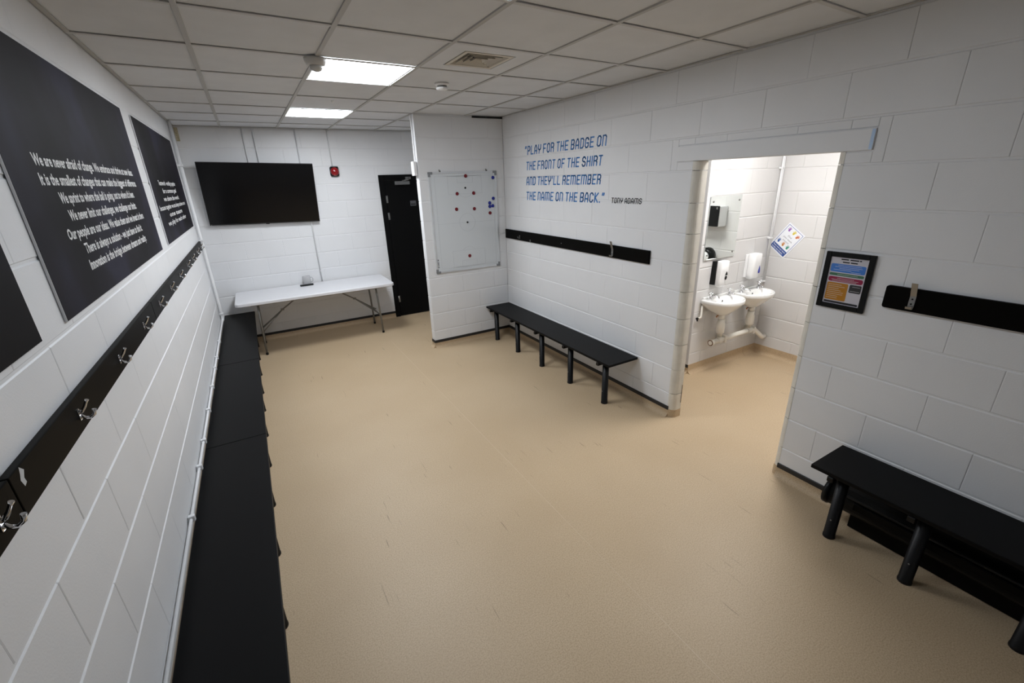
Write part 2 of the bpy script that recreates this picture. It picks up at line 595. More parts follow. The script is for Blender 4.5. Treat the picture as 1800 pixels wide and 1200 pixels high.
# boxed lintel over the doorway
li = struct('trim_lintel', MB().box(W - 0.007, W + 0.099, 1.175, 2.41, DZ + 0.001, 2.194, 0.002), M_WALL)
tp = MB().box(W - 0.0085, W - 0.0068, 1.177, 1.192, DZ + 0.004, 2.190)
tag(tp.build('tape_strip', M_TAPE, li), 'pale blue strip of masking tape')
pb = MB().box(0.008, 0.045, YF - 0.004, YF + 0.003, 2.545, 2.69, 0.001)
tag(pb.build('filler_patch', M_YELLOW, wf), 'yellowed strip of filler near the ceiling')

# black fire door in the far wall
d1 = tag(bpy.data.objects.new('door_1', None), kind='structure')
COL.objects.link(d1)
b = MB().box(2.27, 2.345, YF - 0.012, YF + 0.10, 0.0, 2.125, 0.002)
b.box(3.045, 3.12, YF - 0.012, YF + 0.10, 0.0, 2.125, 0.002)
b.box(2.3451, 3.0449, YF - 0.012, YF + 0.10, 2.05, 2.125, 0.002)
b.build('door_frame', M_DOOR, d1)
MB().box(2.349, 3.041, YF - 0.004, YF + 0.04, 0.008, 2.046, 0.002).build('door_leaf', M_DOOR, d1)
for z in (1.79, 1.55, 0.285):
    hb = MB().tube([(2.347, YF - 0.016, z - 0.05), (2.347, YF - 0.016, z + 0.05)], 0.008, 8)
    hb.box(2.347, 2.37, YF - 0.0075, YF - 0.004, z - 0.05, z + 0.05).build('hinge', M_ALU, d1)
cl = MB().box(2.49, 2.71, YF - 0.055, YF - 0.004, 1.985, 2.035, 0.006, 2).build('door_closer', M_ALU, d1)
ab = MB().tube([(2.60, YF - 0.04, 2.04), (2.68, YF - 0.09, 2.052)], 0.008, 8)
ab.tube([(2.68, YF - 0.09, 2.055), (2.71, YF - 0.03, 2.075)], 0.008, 8).box(2.66, 2.74, YF - 0.035, YF - 0.012, 2.058, 2.092, 0.003).build('closer_arm', M_ALU, cl)
M_SIGN = mat('grey door sign', (0.10, 0.10, 0.11), 0.4)
sg = MB().box(2.70, 2.79, YF - 0.009, YF - 0.004, 1.68, 1.755, 0.002).build('door_sign', M_SIGN, d1)
b = MB()
for k in range(3):
    b.box(2.712 + 0.024 * k, 2.728 + 0.024 * k, YF - 0.0105, YF - 0.009, 1.69, 1.715)
tag(b.build('sign_print', M_BLACKPL, sg), kind='stuff')

# ------------------------------------------------------------------ benches
def bench(label, y0, y1, xw, side, legs, zt=0.438, group=None):
    """side=+1: stands at the left wall (extends to +x)."""
    t = thing('bench', label, 'bench', (xw, (y0 + y1) / 2, 0))
    yc = (y0 + y1) / 2
    def X(a, c):
        return (side * a, side * c) if side > 0 else (-c, -a)
    xa, xb = X(0.012, 0.362)
    MB().box(xa, xb, y0 - yc + 0.002, y1 - yc - 0.002, zt - 0.022, zt, 0.003, 2).build('seat', M_SEAT, t)
    for y in legs:
        lx = side * 0.295
        b = MB().lathe([(0.0, 0.0), (0.031, 0.0), (0.031, 0.012), (0.029, 0.014), (0.029, zt - 0.024), (0.0, zt - 0.024)], (lx, y - yc, 0), 18)
        lo = b.build('leg', M_LEG, t)
        s = MB().lathe([(0.0, 0), (0.004, 0), (0.004, 0.003), (0, 0.003)], (0, 0, 0), 8, axis='x')
        s.build('screw', M_ALU, lo, loc=(lx - side * -0.0285 if side > 0 else lx - 0.0315, y - yc, 0.13))
        xa, xb = X(0.015, 0.368 if side < 0 else 0.345)
        MB().box(xa, xb, y - yc + 0.025, y - yc + 0.055, zt - 0.052, zt - 0.0225, 0.002).build('support_arm', M_LEG, t)
    return t
bench('long black bench by the white partition and beneath the blue quote', 2.64, 5.03, W, -1, [4.87, 4.335, 3.805, 3.28, 2.755])
bench('black bench right of the doorway with a fat black pipe beneath', -1.05, 0.965, W, -1, [0.817, 0.46, 0.055, -0.40, -0.85])
bench('farthest black bench section by the left wall, its end under the folding table', 4.70, 6.72, 0.0, 1, [6.5, 5.95, 5.40, 4.86])
bench('second black bench section along the left wall counted from the far wall', 3.09, 4.70, 0.0, 1, [4.42, 3.90, 3.40])
bench('nearest black bench section along the left wall, running out of the bottom of the picture', -0.13, 3.09, 0.0, 1, [2.89, 2.41, 1.90, 1.41, 0.90, 0.35])

# fat black heating pipe under the near bench
hp = thing('heating_pipe', 'fat black heating pipe along the wall beneath the right bench', 'pipe', (W, 0, 0))
MB().tube([(-0.125, 0.93, 0.185), (-0.125, -1.3, 0.185)], 0.078, 20).build('pipe_body', M_HEAT, hp)
MB().lathe([(0.0, 0), (0.07, 0), (0.085, 0.006), (0.085, 0.03), (0.0, 0.03)], (-0.125, 0.905, 0.185), 22, axis='y').build('end_cap', M_BLACKPL, hp)
MB().tube([(-0.20, 0.83, 0.243), (-0.20, -1.3, 0.243)], 0.008, 10).build('guard_bar', M_LEG, hp)
MB().box(-0.205, -0.10, -1.3, 0.78, 0.175, 0.225, 0.006).build('guard_rail', M_HEAT, hp)
MB().box(-0.125, -0.105, -1.3, 0.80, 0.004, 0.12, 0.002).build('kick_board', M_HEAT, hp)
for y in (0.70, 0.1, -0.6):
    MB().box(-0.105, -0.02, y - 0.015, y + 0.015, 0.0, 0.12).build('foot_bracket', M_HEAT, hp)

# ------------------------------------------------------------------ hook rails
def double_hook(parent, y, z):
    """chrome hat and coat hook, projecting to +x from the rail face at x=0.02"""
    k = 0.66
    def P(dx, dz):
        return (0.020 + dx * k, y, z + dz * k)
    h = MB()
    h.box(0.020, 0.0225, y - 0.008, y + 0.008, z - 0.021, z + 0.013, 0.002, 2)
    ho = h.build('coat_hook', M_CHROME, parent)
    MB().tube([P(0.003, 0), P(0.014, 0.006), P(0.028, 0.026), P(0.038, 0.046), P(0.043, 0.056)], [0.0055, 0.005, 0.0043, 0.004, 0.0052], 8).build('upper_prong', M_CHROME, ho)
    MB().tube([P(0.003, -0.012), P(0.016, -0.026), P(0.034, -0.030), P(0.048, -0.018), P(0.054, 0.006)], [0.0055, 0.005, 0.0045, 0.0045, 0.0055], 8).build('lower_prong', M_CHROME, ho)
    for dz in (-0.015, 0.008):
        MB().lathe([(0, 0.0225), (0.003, 0.0225), (0.0026, 0.0240), (0, 0.0242)], (0, y, z + dz), 8, axis='x').build('screw', M_STEEL, ho)
hooks_y = [6.03, 5.54, 5.03, 4.60, 4.064, 3.56, 3.085, 2.600, 2.100, 1.600, 1.096, 0.59, 0.09]
RZ0, RZ1 = 1.362, 1.460
for y0, y1, lab in ((4.73, 6.17, 'far black hook rail board ending at the white riser pipe on the left wall'),
                    (2.902, 4.726, 'black hook rail board with three hooks below the second poster'),
                    (1.182, 2.898, 'black hook rail board with a white paint chip at its near end'),
                    (-0.56, 1.178, 'nearest black hook rail board at the left edge, partly out of frame')):
    t = thing('hook_rail', lab, 'coat rack', (0, (y0 + y1) / 2, RZ0))
    yc = (y0 + y1) / 2
    MB().box(0.0005, 0.020, y0 - yc, y1 - yc, 0, RZ1 - RZ0, 0.0025, 2).build('rail_board', M_RAIL, t)
    for y in hooks_y:
        if y0 < y < y1:
            double_hook(t, y - yc, 0.052)
    if 1.1 < y0 < 1.3:
        M_CHIP = mat('bare paint chip', (0.55, 0.55, 0.55), 0.6)
        b = MB()
        b.prism([(0, 0), (0.012, 0.004), (0.010, 0.016), (0.022, 0.030), (0.008, 0.044), (0.002, 0.030), (-0.006, 0.018)], 0, 0.0006)
        o = b.build('paint_chip', M_CHIP, t)
        o.matrix_local = Matrix(((0, 0, 1, 0.0196), (1, 0, 0, y0 - yc + 0.040), (0, 1, 0, 0.052), (0, 0, 0, 1)))
        tag(o, 'pale chipped patch of paint')
# right wall rails (face -x)
def strap_hook(parent, y, z0, z1, x=-0.018):
    """flat bent aluminium strap: curled toe at the bottom, top leaning away from the wall"""
    path = [(x - 0.030, z0 + 0.014), (x - 0.026, z0 + 0.003), (x - 0.014, z0), (x - 0.003, z0 + 0.012), (x - 0.002, z0 + 0.065), (x - 0.010, z0 + 0.085), (x - 0.028, z1)]
    b = MB()
    R = []
    for (px, pz), nx in zip(path, path[1:] + [(path[-1][0] * 2 - path[-2][0], path[-1][1] * 2 - path[-2][1])]):
        dx, dz = nx[0] - px, nx[1] - pz
        l = math.hypot(dx, dz)
        ox, oz = -dz / l * 0.0016, dx / l * 0.0016
        R.append([(px - ox, y - 0.0125, pz - oz), (px - ox, y + 0.0125, pz - oz), (px + ox, y + 0.0125, pz + oz), (px + ox, y - 0.0125, pz + oz)])
    b.rings(R, True, True, smooth=False)
    o = b.build('strap_hook', M_ALU, parent)
    for dz in (0.025, 0.05):
        MB().lathe([(0, 0), (0.004, 0), (0.004, 0.002), (0, 0.002)], (x - 0.0062, y, z0 + dz), 8, axis='x').build('screw', M_BLACKPL, o)
t = thing('hook_rail', 'black hook rail under the blue quote with one tall aluminium hook', 'coat rack', (W, 3.82, 1.30))
MB().box(-0.018, -0.0005, -1.222, 1.225, 0, 0.112, 0.002, 2).build('rail_board', M_RAIL, t)
strap_hook(t, 3.04 - 3.82, 0.012, 0.150)
h = MB().box(-0.021, -0.018, 4.686 - 3.82 - 0.008, 4.686 - 3.82 + 0.008, 0.018, 0.062)
h.tube([(-0.020, 0.866, 0.055), (-0.030, 0.862, 0.030), (-0.046, 0.858, 0.026), (-0.055, 0.855, 0.045)], 0.005, 8)
tag(h.build('broken_hook', M_ALU, t), 'bent stub of a small hook')
h = MB().box(-0.026, -0.018, 0.616, 0.632, 0.0, 0.03, 0.002)
tag(h.build('hook_stub', M_ALU, t), 'snapped off hook stub')
MB().lathe([(0, 0), (0.006, 0), (0.006, 0.0015), (0, 0.0015)], (-0.0195, 0.01, 0.05), 10, axis='x').build('screw', M_STEEL, t)
t = thing('hook_rail', 'black hook rail at the right edge beside the framed notice', 'coat rack', (W, 0.0, 1.308))
b = MB()
pr = rrect(1.96, 0.118, 0.012, 4)
b.rings([[(-0.018, u - 0.022, v + 0.059) for u, v in pr], [(-0.0005, u - 0.022, v + 0.059) for u, v in pr]], smooth=False)
b.build('rail_board', M_RAIL, t)
strap_hook(t, 0.838, 0.016, 0.150)
strap_hook(t, 0.30, 0.016, 0.150)

# ------------------------------------------------------------------ posters on the left wall
LT = ["We are never afraid of change. We embrace and thrive at new ideas.",
      "It is the smallest of changes that can make the biggest of difference.",
      "We sprint to where the ball is going, not to where it's been.",
      "We never limit our challenges, we challenge our limits.",
      "Our people are our ideas. We value them and we invest in them.",
      "There is always a solution - we just have to find it.",
      "Innovation is the bridge between dreams and reality."]
LX = [(2.0, 3.485), (2.0, 3.49), (2.115, 3.335), (2.145, 3.30), (2.06, 3.42), (2.185, 3.27), (2.175, 3.295)]
PMAT = Matrix(((0, 0, 1, 0.0100), (1, 0, 0, 0), (0, 1, 0, 0), (0, 0, 0, 1)))   # plane x=const seen from +x: right = +y
def poster(label, y0, y1):
    t = thing('poster', label, 'poster', (0, 0, 0))
    MB().box(0.0015, 0.0085, y0, y1, 1.637, 2.493, 0.0008).build('backing_board', M_EDGE, t)
    MB().box(0.0085, 0.0095, y0 + 0.002, y1 - 0.002, 1.639, 2.491).build('print', M_POSTER, t)
    return t
t = poster('large black poster with seven lines of white text on the left wall', 1.818, 3.782)
for i, (s, (a, c)) in enumerate(zip(LT, LX)):
    text_part('text_line', s, M_WHITEP, t, a * 1.017, c * 1.017, 2.100 - 0.0600 * i, 0.037, PMAT, 0.028)
t = poster('far black poster with six short white lines next to the white riser pipe', 4.09, 6.035)
for s, a, c, zb in (("Teamwork - working together", 4.43, 5.43, 2.045), ("for a common goal", 4.54, 5.36, 1.985), ("we share the work", 4.47, 5.43, 1.925),
                    ("because together we can always achieve more", 4.16, 5.80, 1.865), ("one team", 4.55, 5.40, 1.805), ("we play for each other", 4.35, 5.58, 1.745)):
    text_part('text_line', s, M_WHITEP, t, a, c, zb + 0.008, 0.036, PMAT, 0.028)
poster('nearest black poster cut off by the left edge of the picture', -0.40, 1.606)

# ------------------------------------------------------------------ wall quote (stroke lettering)
a_, b_ = 0.30, 0.15
GL = {
 'P': [[(0, 0), (0, 1), (1 - a_, 1), (1, 1 - b_), (1, .44 + b_), (1 - a_, .44), (0, .44)]],
 'L': [[(0, 1), (0, 0), (1, 0)]],
 'A': [[(0, 0), (0, .70), (.36, 1), (.64, 1), (1, .70), (1, 0)], [(0, .34), (1, .34)]],
 'Y': [[(0, 1), (0, .56), (a_, .42), (1 - a_, .42), (1, .56), (1, 1)], [(.55, .42), (.38, 0)]],
 'F': [[(1, 1), (0, 1), (0, 0)], [(0, .5), (.8, .5)]],
 'O': [[(a_, 0), (1 - a_, 0), (1, b_), (1, 1 - b_), (1 - a_, 1), (a_, 1), (0, 1 - b_), (0, b_), (a_, 0)]],
 'R': [[(0, 0), (0, 1), (1 - a_, 1), (1, 1 - b_), (1, .5 + b_), (1 - a_, .5), (0, .5)], [(1 - a_, .5), (1, .36), (1, 0)]],
 'T': [[(0, 1), (1, 1)], [(.5, 1), (.5, 0)]],
 'H': [[(0, 0), (0, 1)], [(1, 0), (1, 1)], [(0, .5), (1, .5)]],
 'E': [[(1, 1), (0, 1), (0, 0), (1, 0)], [(0, .5), (.85, .5)]],
 'B': [[(0, 0), (0, 1), (.75, 1), (.95, .88), (.95, .62), (.75, .5), (0, .5)], [(.75, .5), (1, .38), (1, .12), (.75, 0), (0, 0)]],
 'D': [[(0, 0), (0, 1), (1 - a_, 1), (1, 1 - b_), (1, b_), (1 - a_, 0), (0, 0)]],
 'G': [[(1, .80), (1, 1 - b_), (1 - a_, 1), (a_, 1), (0, 1 - b_), (0, b_), (a_, 0), (1 - a_, 0), (1, b_), (1, .46), (.5, .46)]],
 'N': [[(0, 0), (0, 1), (1 - a_, 1), (1, 1 - b_), (1, 0)]],
 'S': [[(1, .80), (1, 1 - b_), (1 - a_, 1), (a_, 1), (0, 1 - b_), (0, .62), (a_, .5), (1 - a_, .5), (1, .38), (1, b_), (1 - a_, 0), (a_, 0), (0, b_), (0, .2)]],
 'I': [[(0, 0), (0, 1)]],
 'M': [[(0, 0), (0, 1), (1 - .18, 1), (1, 1 - b_), (1, 0)], [(.5, 1), (.5, 0)]],
 'K': [[(0, 0), (0, 1)], [(1, 1), (.12, .5), (1, 0)]],
 'C': [[(1, .78), (1, 1 - b_), (1 - a_, 1), (a_, 1), (0, 1 - b_), (0, b_), (a_, 0), (1 - a_, 0), (1, b_), (1, .22)]],
 "'": [[(.3, 1), (0, .78)]], '"': [[(.15, 1), (.0, .80)], [(.85, 1), (.7, .80)]], '.': [[(0, 0), (0, .03)]],
}
GWID = {'I': 0.0, 'M': 0.74, "'": 0.06, '"': 0.26, '.': 0.0}
def stroke_line(name, s, m, parent, y0, y1, zb, cap, slant=0.12, sw=0.135):
    adv, pos, x = [], [], 0.0
    for ch in s:
        if ch == ' ':
            x += 0.27
            continue
        w = GWID.get(ch, 0.42)
        pos.append((ch, x, w))
        x += w + 0.29
    total = x - 0.29
    k = (y0 - y1) / (cap * total)          # horizontal squeeze
    hw = cap * sw / 2
    for ch, gx, w in pos:
        b = MB()
        for pl in GL[ch]:
            q = [((gx + px * w) * cap * k + (pz - 0.5) * cap * slant, hw + pz * (cap - 2 * hw)) for px, pz in pl]
            for (ax, az), (cx, cz) in zip(q, q[1:]):
                dx, dz = cx - ax, cz - az
                l = math.hypot(dx, dz) or 1e-6
                ex, ez = dx / l * hw * 0.92, dz / l * hw * 0.92
                nx, nz = -dz / l * hw, dx / l * hw
                c4 = [(ax - ex + nx, az - ez + nz), (ax - ex - nx, az - ez - nz), (cx + ex - nx, cz + ez - nz), (cx + ex + nx, cz + ez + nz)]
                lo = [(W - 0.0002, y0 - u, zb + v) for u, v in c4]
                hi = [(W - 0.0016, y0 - u, zb + v) for u, v in c4]
                b.rings([lo, hi], False, True, smooth=False)
        b.build(name, m, parent)
t = thing('wall_lettering', 'four lines of blue lettering on the white wall above the hook rail', 'lettering', (0, 0, 0))
for s, y0, y1, zb, cap in (('"PLAY FOR THE BADGE ON', 4.55, 3.205, 2.258, 0.092), ('THE FRONT OF THE SHIRT', 4.525, 3.25, 2.098, 0.090),
                           ("AND THEY'LL REMEMBER", 4.525, 3.262, 1.938, 0.090), ('THE NAME ON THE BACK."', 4.535, 3.205, 1.776, 0.092)):
    stroke_line('letter', s, M_BLUEP, t, y0, y1, zb, cap)
t = thing('wall_lettering', 'small black two word signature lettering right of the blue quote', 'lettering', (0, 0, 0))
stroke_line('letter', 'TONY ADAMS', M_BLACKP, t, 3.10, 2.742, 1.779, 0.047)

# ------------------------------------------------------------------ television
tv = thing('television', 'large black flat television on the far wall above the table', 'television', (0.761, YF - 0.10, 1.935), (math.radians(7.5), math.radians(1.55), 0))
b = MB().box(-0.635, 0.635, -0.008, 0.020, -0.368, 0.368, 0.004, 2)
b.box(-0.40, 0.40, 0.020, 0.036, -0.30, 0.16, 0.006)
b.build('housing', M_BEZEL, tv)
MB().box(-0.627, 0.627, -0.0095, -0.008, -0.352, 0.360).build('screen', M_SCREEN, tv)
MB().box(-0.02, 0.02, -0.010, 0.0, -0.375, -0.367, 0.002).build('sensor_window', M_BLACKPL, tv)
MB().box(-0.625, -0.612, -0.0105, -0.008, -0.364, -0.356).build('badge', M_ALU, tv)
MB().box(-0.1, 0.1, 0.036, 0.088, -0.15, 0.04, 0.004).build('wall_mount', M_BLACKPL, tv)

# fire beacon
t = thing('fire_alarm_beacon', 'small red alarm beacon on the far wall right of the television', 'alarm', (1.685, YF, 2.190))
t.scale = (1.2, 1.1, 1.2)
pr = rrect(0.095, 0.105, 0.02, 4)
MB().rings([[(u, -0.0005, v - 0.004) for u, v in pr], [(u, -0.026, v - 0.004) for u, v in pr]], smooth=False).build('base', M_BLACKPL, t)
b = MB().lathe([(0.046, -0.026), (0.046, -0.045), (0.040, -0.062), (0.024, -0.074), (0, -0.078)], (0, 0, -0.006), 24, axis='y')
b.build('red_lens', M_RED, t)
MB().box(-0.040, 0.040, -0.040, -0.0262, 0.034, 0.048, 0.004).build('black_collar', M_BLACKPL, t)

# conduits on the far wall
def conduit(label, x, z0, z1, r=0.011, clips=()):
    o = thing('conduit', label, 'conduit', (x, YF - r - 0.002, z0))
    MB().tube([(0, 0, 0), (0, 0, z1 - z0)], r, 10).build('pipe', M_PIPE, o)
    for z in clips:
        MB().box(-r * 1.35, r * 1.35, -r * 1.25, r, z - z0 - 0.008, z - z0 + 0.008, 0.002).build('clip', M_PIPE, o)
    return o
conduit('left white conduit rising from behind the television to the ceiling', 0.687, 2.08, H - 0.004, 0.008)
conduit('middle white conduit rising from behind the television to the ceiling', 0.804, 2.08, H - 0.004, 0.010, (2.67,))
conduit('right conduit passing behind the television and down to the table', 1.278, 0.725, H - 0.004, 0.009, (0.87,))
conduit('thin conduit running from the ceiling to the red alarm beacon', 1.668, 2.245, H - 0.004, 0.007)

# riser pipe running down the left wall near the far corner and then along above the bench
t = thing('riser_pipe', 'white pipe down the left wall near the corner and along above the bench', 'pipe', (0.028, 6.23, 0.50))
MB().tube([(-0.002, 0, H - 0.504), (-0.002, 0, 0.06), (-0.003, -0.006, 0.025), (-0.006, -0.022, 0.005), (-0.010, -0.05, 0.0), (-0.013, -0.3, -0.006), (-0.013, -7.7, -0.006)], [0.018, 0.018, 0.0175, 0.016, 0.013, 0.0085, 0.007], 12).build('pipe', M_PIPE, t)
for z in (1.765, 0.96, 0.08):
    MB().box(-0.026, 0.019, -0.025, 0.025, z - 0.012, z + 0.012, 0.003).build('pipe_clip', M_PIPE, t)
for y in (5.33, 4.79, 4.49, 4.035, 3.572, 3.097, 2.775, 2.295):
    MB().box(-0.026, 0.003, y - 6.23 - 0.011, y - 6.23 + 0.011, -0.022, 0.011, 0.003).build('pipe_clip', M_PIPE, t)

# ------------------------------------------------------------------ folding table with mug and remote
TZ = 0.722
tb = thing('folding_table', 'pale grey folding table with a fold seam against the far wall', 'table', (1.15, 6.335, 0))
pr = rrect(1.91, 0.765, 0.055, 6)
b = MB().rings([[(u * s, v * s2, z) for u, v in pr] for s, s2, z in ((0.985, 0.965, TZ - 0.044), (1.0, 1.0, TZ - 0.036), (1.0, 1.0, TZ - 0.008), (0.994, 0.985, TZ))], smooth=False)
b.build('tabletop', M_TABLE, tb)
for y in (-0.30, 0.30):
    MB().box(-0.80, 0.80, y - 0.01, y + 0.01, TZ - 0.062, TZ - 0.044).build('rail', M_STEEL, tb)
for sx in (-1, 1):
    lx = sx * 0.745
    for y in (-0.262, 0.262):
        fy = -0.245 if y < 0 else 0.262
        lg = MB().tube([(lx * 0.97, y * 0.9, TZ - 0.050), (lx * 0.985, y * 0.93, 0.42), (lx * 1.0, fy, 0.012)], 0.0125, 10).build('leg', M_STEEL, tb)
        MB().lathe([(0, 0), (0.016, 0), (0.016, 0.028), (0.013, 0.03), (0, 0.03)], (lx * 1.0, fy, 0.0), 12).build('rubber_foot', M_BLACKPL, lg)
    MB().tube([(lx * 0.99, -0.24, 0.26), (lx * 0.99, 0.25, 0.26)], 0.010, 8).build('crossbar', M_STEEL, tb)
    MB().tube([(lx * 0.97, -0.235, TZ - 0.055), (lx * 0.97, 0.235, TZ - 0.055)], 0.0125, 8).build('crossbar', M_STEEL, tb)
    br = MB().tube([(lx * 0.985, -0.02, 0.30), (sx * 0.46, -0.02, 0.50), (sx * 0.20, -0.02, TZ - 0.05)], 0.009, 8)
    br.tube([(lx * 0.985, -0.10, 0.262), (sx * 0.46, -0.02, 0.50)], 0.007, 8).tube([(lx * 0.985, 0.10, 0.262), (sx * 0.46, -0.02, 0.50)], 0.007, 8)
    br.build('folding_brace', M_STEEL, tb)
    MB().box(sx * 0.46 - 0.02, sx * 0.46 + 0.02, -0.036, -0.004, 0.49, 0.512, 0.003).build('brace_lock', M_STEEL, tb)
MB().box(-0.22, 0.22, -0.03, -0.01, TZ - 0.062, TZ - 0.044).build('centre_bar', M_STEEL, tb)

mg = thing('mug', 'grey white mug on the folding table behind the black remote', 'mug', (1.075, 6.655, TZ))
MB().lathe([(0, 0), (0.046, 0), (0.049, 0.004), (0.050, 0.112), (0.0485, 0.115), (0.046, 0.112), (0.045, 0.012), (0, 0.010)], seg=28).build('cup', mat('grey white mug glaze', (0.52, 0.52, 0.53), 0.25), mg)
MB().tube([(0.048, -0.008, 0.092), (0.072, -0.012, 0.090), (0.080, -0.014, 0.066), (0.074, -0.012, 0.036), (0.048, -0.008, 0.026)], 0.006, 8).build('handle', mat('grey white mug glaze', (0.52, 0.52, 0.53), 0.25), mg)
rm = thing('remote_control', 'small black remote lying on the table in front of the mug', 'remote', (1.055, 6.555, TZ), (0, 0, 0.05))
MB().box(-0.085, 0.085, -0.024, 0.024, 0.0005, 0.020, 0.006, 2).build('body', M_BLACKPL, rm)
b = MB()
for k in range(6):
    b.box(-0.07 + 0.022 * k, -0.058 + 0.022 * k, -0.012, 0.012, 0.020, 0.0215)
tag(b.build('buttons', mat('grey rubber', (0.05, 0.05, 0.05), 0.6), rm), kind='stuff')

# ------------------------------------------------------------------ tactics whiteboard on the partition
wbx0, wbx1, wbz0, wbz1 = 2.405, 3.282, 0.953, 2.112
wb_ = thing('whiteboard', 'white tactics board with aluminium frame on the partition', 'whiteboard', (0, YP, 0))
MB().box(wbx0 + 0.008, wbx1 - 0.008, -0.014, -0.001, wbz0 + 0.008, wbz1 - 0.008).build('board', M_BOARD, wb_)
for a in ((wbx0, wbx0 + 0.020, wbz0, wbz1), (wbx1 - 0.020, wbx1, wbz0, wbz1), (wbx0 + 0.020, wbx1 - 0.020, wbz0, wbz0 + 0.020), (wbx0 + 0.020, wbx1 - 0.020, wbz1 - 0.020, wbz1)):
    MB().box(a[0], a[1], -0.020, -0.0005, a[2], a[3], 0.002).build('frame_bar', mat('pale aluminium frame', (0.72, 0.74, 0.76), 0.3, metal=0.6), wb_)
for x, z in ((wbx0, wbz0), (wbx0, wbz1 - 0.05), (wbx1 - 0.05, wbz0), (wbx1 - 0.05, wbz1 - 0.05)):
    lx0, lx1 = (x - 0.002, x + 0.024) if x == wbx0 else (x + 0.026, x + 0.052)
    lz0, lz1 = (z - 0.002, z + 0.024) if z == wbz0 else (z + 0.026, z + 0.052)
    b = MB().box(x - 0.002, x + 0.052, -0.0225, -0.0003, lz0, lz1, 0.003)
    b.box(lx0, lx1, -0.0224, -0.0003, z - 0.002, z + 0.052, 0.003)
    b.build('corner_cap', mat('grey corner plastic', (0.22, 0.23, 0.24), 0.4), wb_)
for x in (2.55, 3.15):
    b = MB().box(x - 0.008, x + 0.012, -0.012, -0.002, wbz1 + 0.0005, wbz1 + 0.016, 0.002).box(x - 0.010, x - 0.003, -0.016, -0.002, wbz1 + 0.012, wbz1 + 0.026, 0.001)
    b.build('hanging_clip', M_STEEL, wb_)
pm = MB()
YB = -0.0148
def seg2(x0, z0, x1, z1, w=0.003):
    dx, dz = x1 - x0, z1 - z0
    l = math.hypot(dx, dz)
    nx, nz = -dz / l * w / 2, dx / l * w / 2
    q = [(x0 + nx, z0 + nz), (x0 - nx, z0 - nz), (x1 - nx, z1 - nz), (x1 + nx, z1 + nz)]
    pm.rings([[(x, -0.0138, z) for x, z in q], [(x, YB, z) for x, z in q]], False, True, smooth=False)
def rect2(x0, x1, z0, z1):
    seg2(x0, z0, x1, z0); seg2(x1, z0, x1, z1); seg2(x1, z1, x0, z1); seg2(x0, z1, x0, z0)
px0, px1, pz0, pz1 = 2.475, 3.235, 1.0, 2.065
pc = (px0 + px1) / 2
rect2(px0, px1, pz0, pz1)
seg2(px0, (pz0 + pz1) / 2, px1, (pz0 + pz1) / 2)
for s, zg in ((1, pz0), (-1, pz1)):
    rect2(pc - 0.22, pc + 0.22, *sorted((zg, zg + s * 0.20)))
    rect2(pc - 0.10, pc + 0.10, *sorted((zg, zg + s * 0.075)))
    prev = None
    for k in range(9):
        a = math.radians(38 + 104 * k / 8)
        q = (pc + 0.11 * math.cos(a), zg + s * (0.13 + 0.11 * math.sin(a)))
        if prev:
            seg2(*prev, *q)
        prev = q
prev = None
for k in range(25):
    a = 2 * PI * k / 24
    q = (pc + 0.105 * math.cos(a), (pz0 + pz1) / 2 + 0.105 * math.sin(a))
    if prev:
        seg2(*prev, *q)
    prev = q
tag(pm.build('pitch_marking', M_LINE, wb_), kind='stuff')
b = MB()
for z0, z1, w in ((1.020, 1.032, 0.016), (1.044, 1.049, 0.018), (1.053, 1.058, 0.018), (1.063, 1.077, 0.014), (1.082, 1.090, 0.016), (1.104, 1.122, 0.012)):
    b.box(2.4345 - w / 2, 2.4345 + w / 2, -0.0148, -0.0138, z0, z1)
tag(b.build('edge_print', mat('grey small print', (0.12, 0.12, 0.13), 0.5), wb_), kind='stuff')
def magnet(label, x, z, m, r, group=None):
    o = MB().lathe([(0, 0.0), (r, 0.0), (r, -0.006), (r * 0.8, -0.009), (0, -0.009)], (0, 0, 0), 14, axis='y').build('magnet', m, loc=(x, YP - 0.0152, z))
    return tag(o, label, 'magnet', group)
R_, B_ = 0.0205, 0.0205
for x, z, lab in ((2.868, 2.063, 'red magnet at the very top middle of the tactics board'),
                  (2.744, 1.868, 'red magnet upper left of the five grouped on the tactics board'),
                  (2.961, 1.867, 'red magnet of the upper pair on the tactics board, on its right'),
                  (2.722, 1.693, 'red magnet of the lower pair on the tactics board, on its left'),
                  (2.958, 1.685, 'red magnet of the lower pair on the tactics board, on its right'),
                  (3.171, 1.623, 'red magnet below the cluster of blue magnets'),
                  (2.856, 1.125, 'red magnet alone at the bottom of the tactics board')):
    magnet(lab, x, z, M_MRED, R_, 'red magnets on the tactics board')
for x, z, lab in ((3.232, 2.035, 'blue magnet alone at the top right corner of the tactics board'),
                  (3.225, 1.793, 'topmost blue magnet of the cluster at the board edge'),
                  (3.173, 1.742, 'blue magnet in the middle left of the cluster at the board edge'),
                  (3.172, 1.700, 'bottom left blue magnet of the cluster at the board edge'),
                  (3.214, 1.706, 'bottom right blue magnet of the cluster at the board edge')):
    magnet(lab, x, z, M_MBLUE, B_, 'blue magnets on the tactics board')
magnet('tiny black magnet between the top red magnets of the board', 2.854, 1.93, M_BLACKPL, 0.011, 'tiny black magnets')
magnet('tiny black magnet on the centre spot of the tactics board', pc, (pz0 + pz1) / 2, M_BLACKPL, 0.011, 'tiny black magnets')

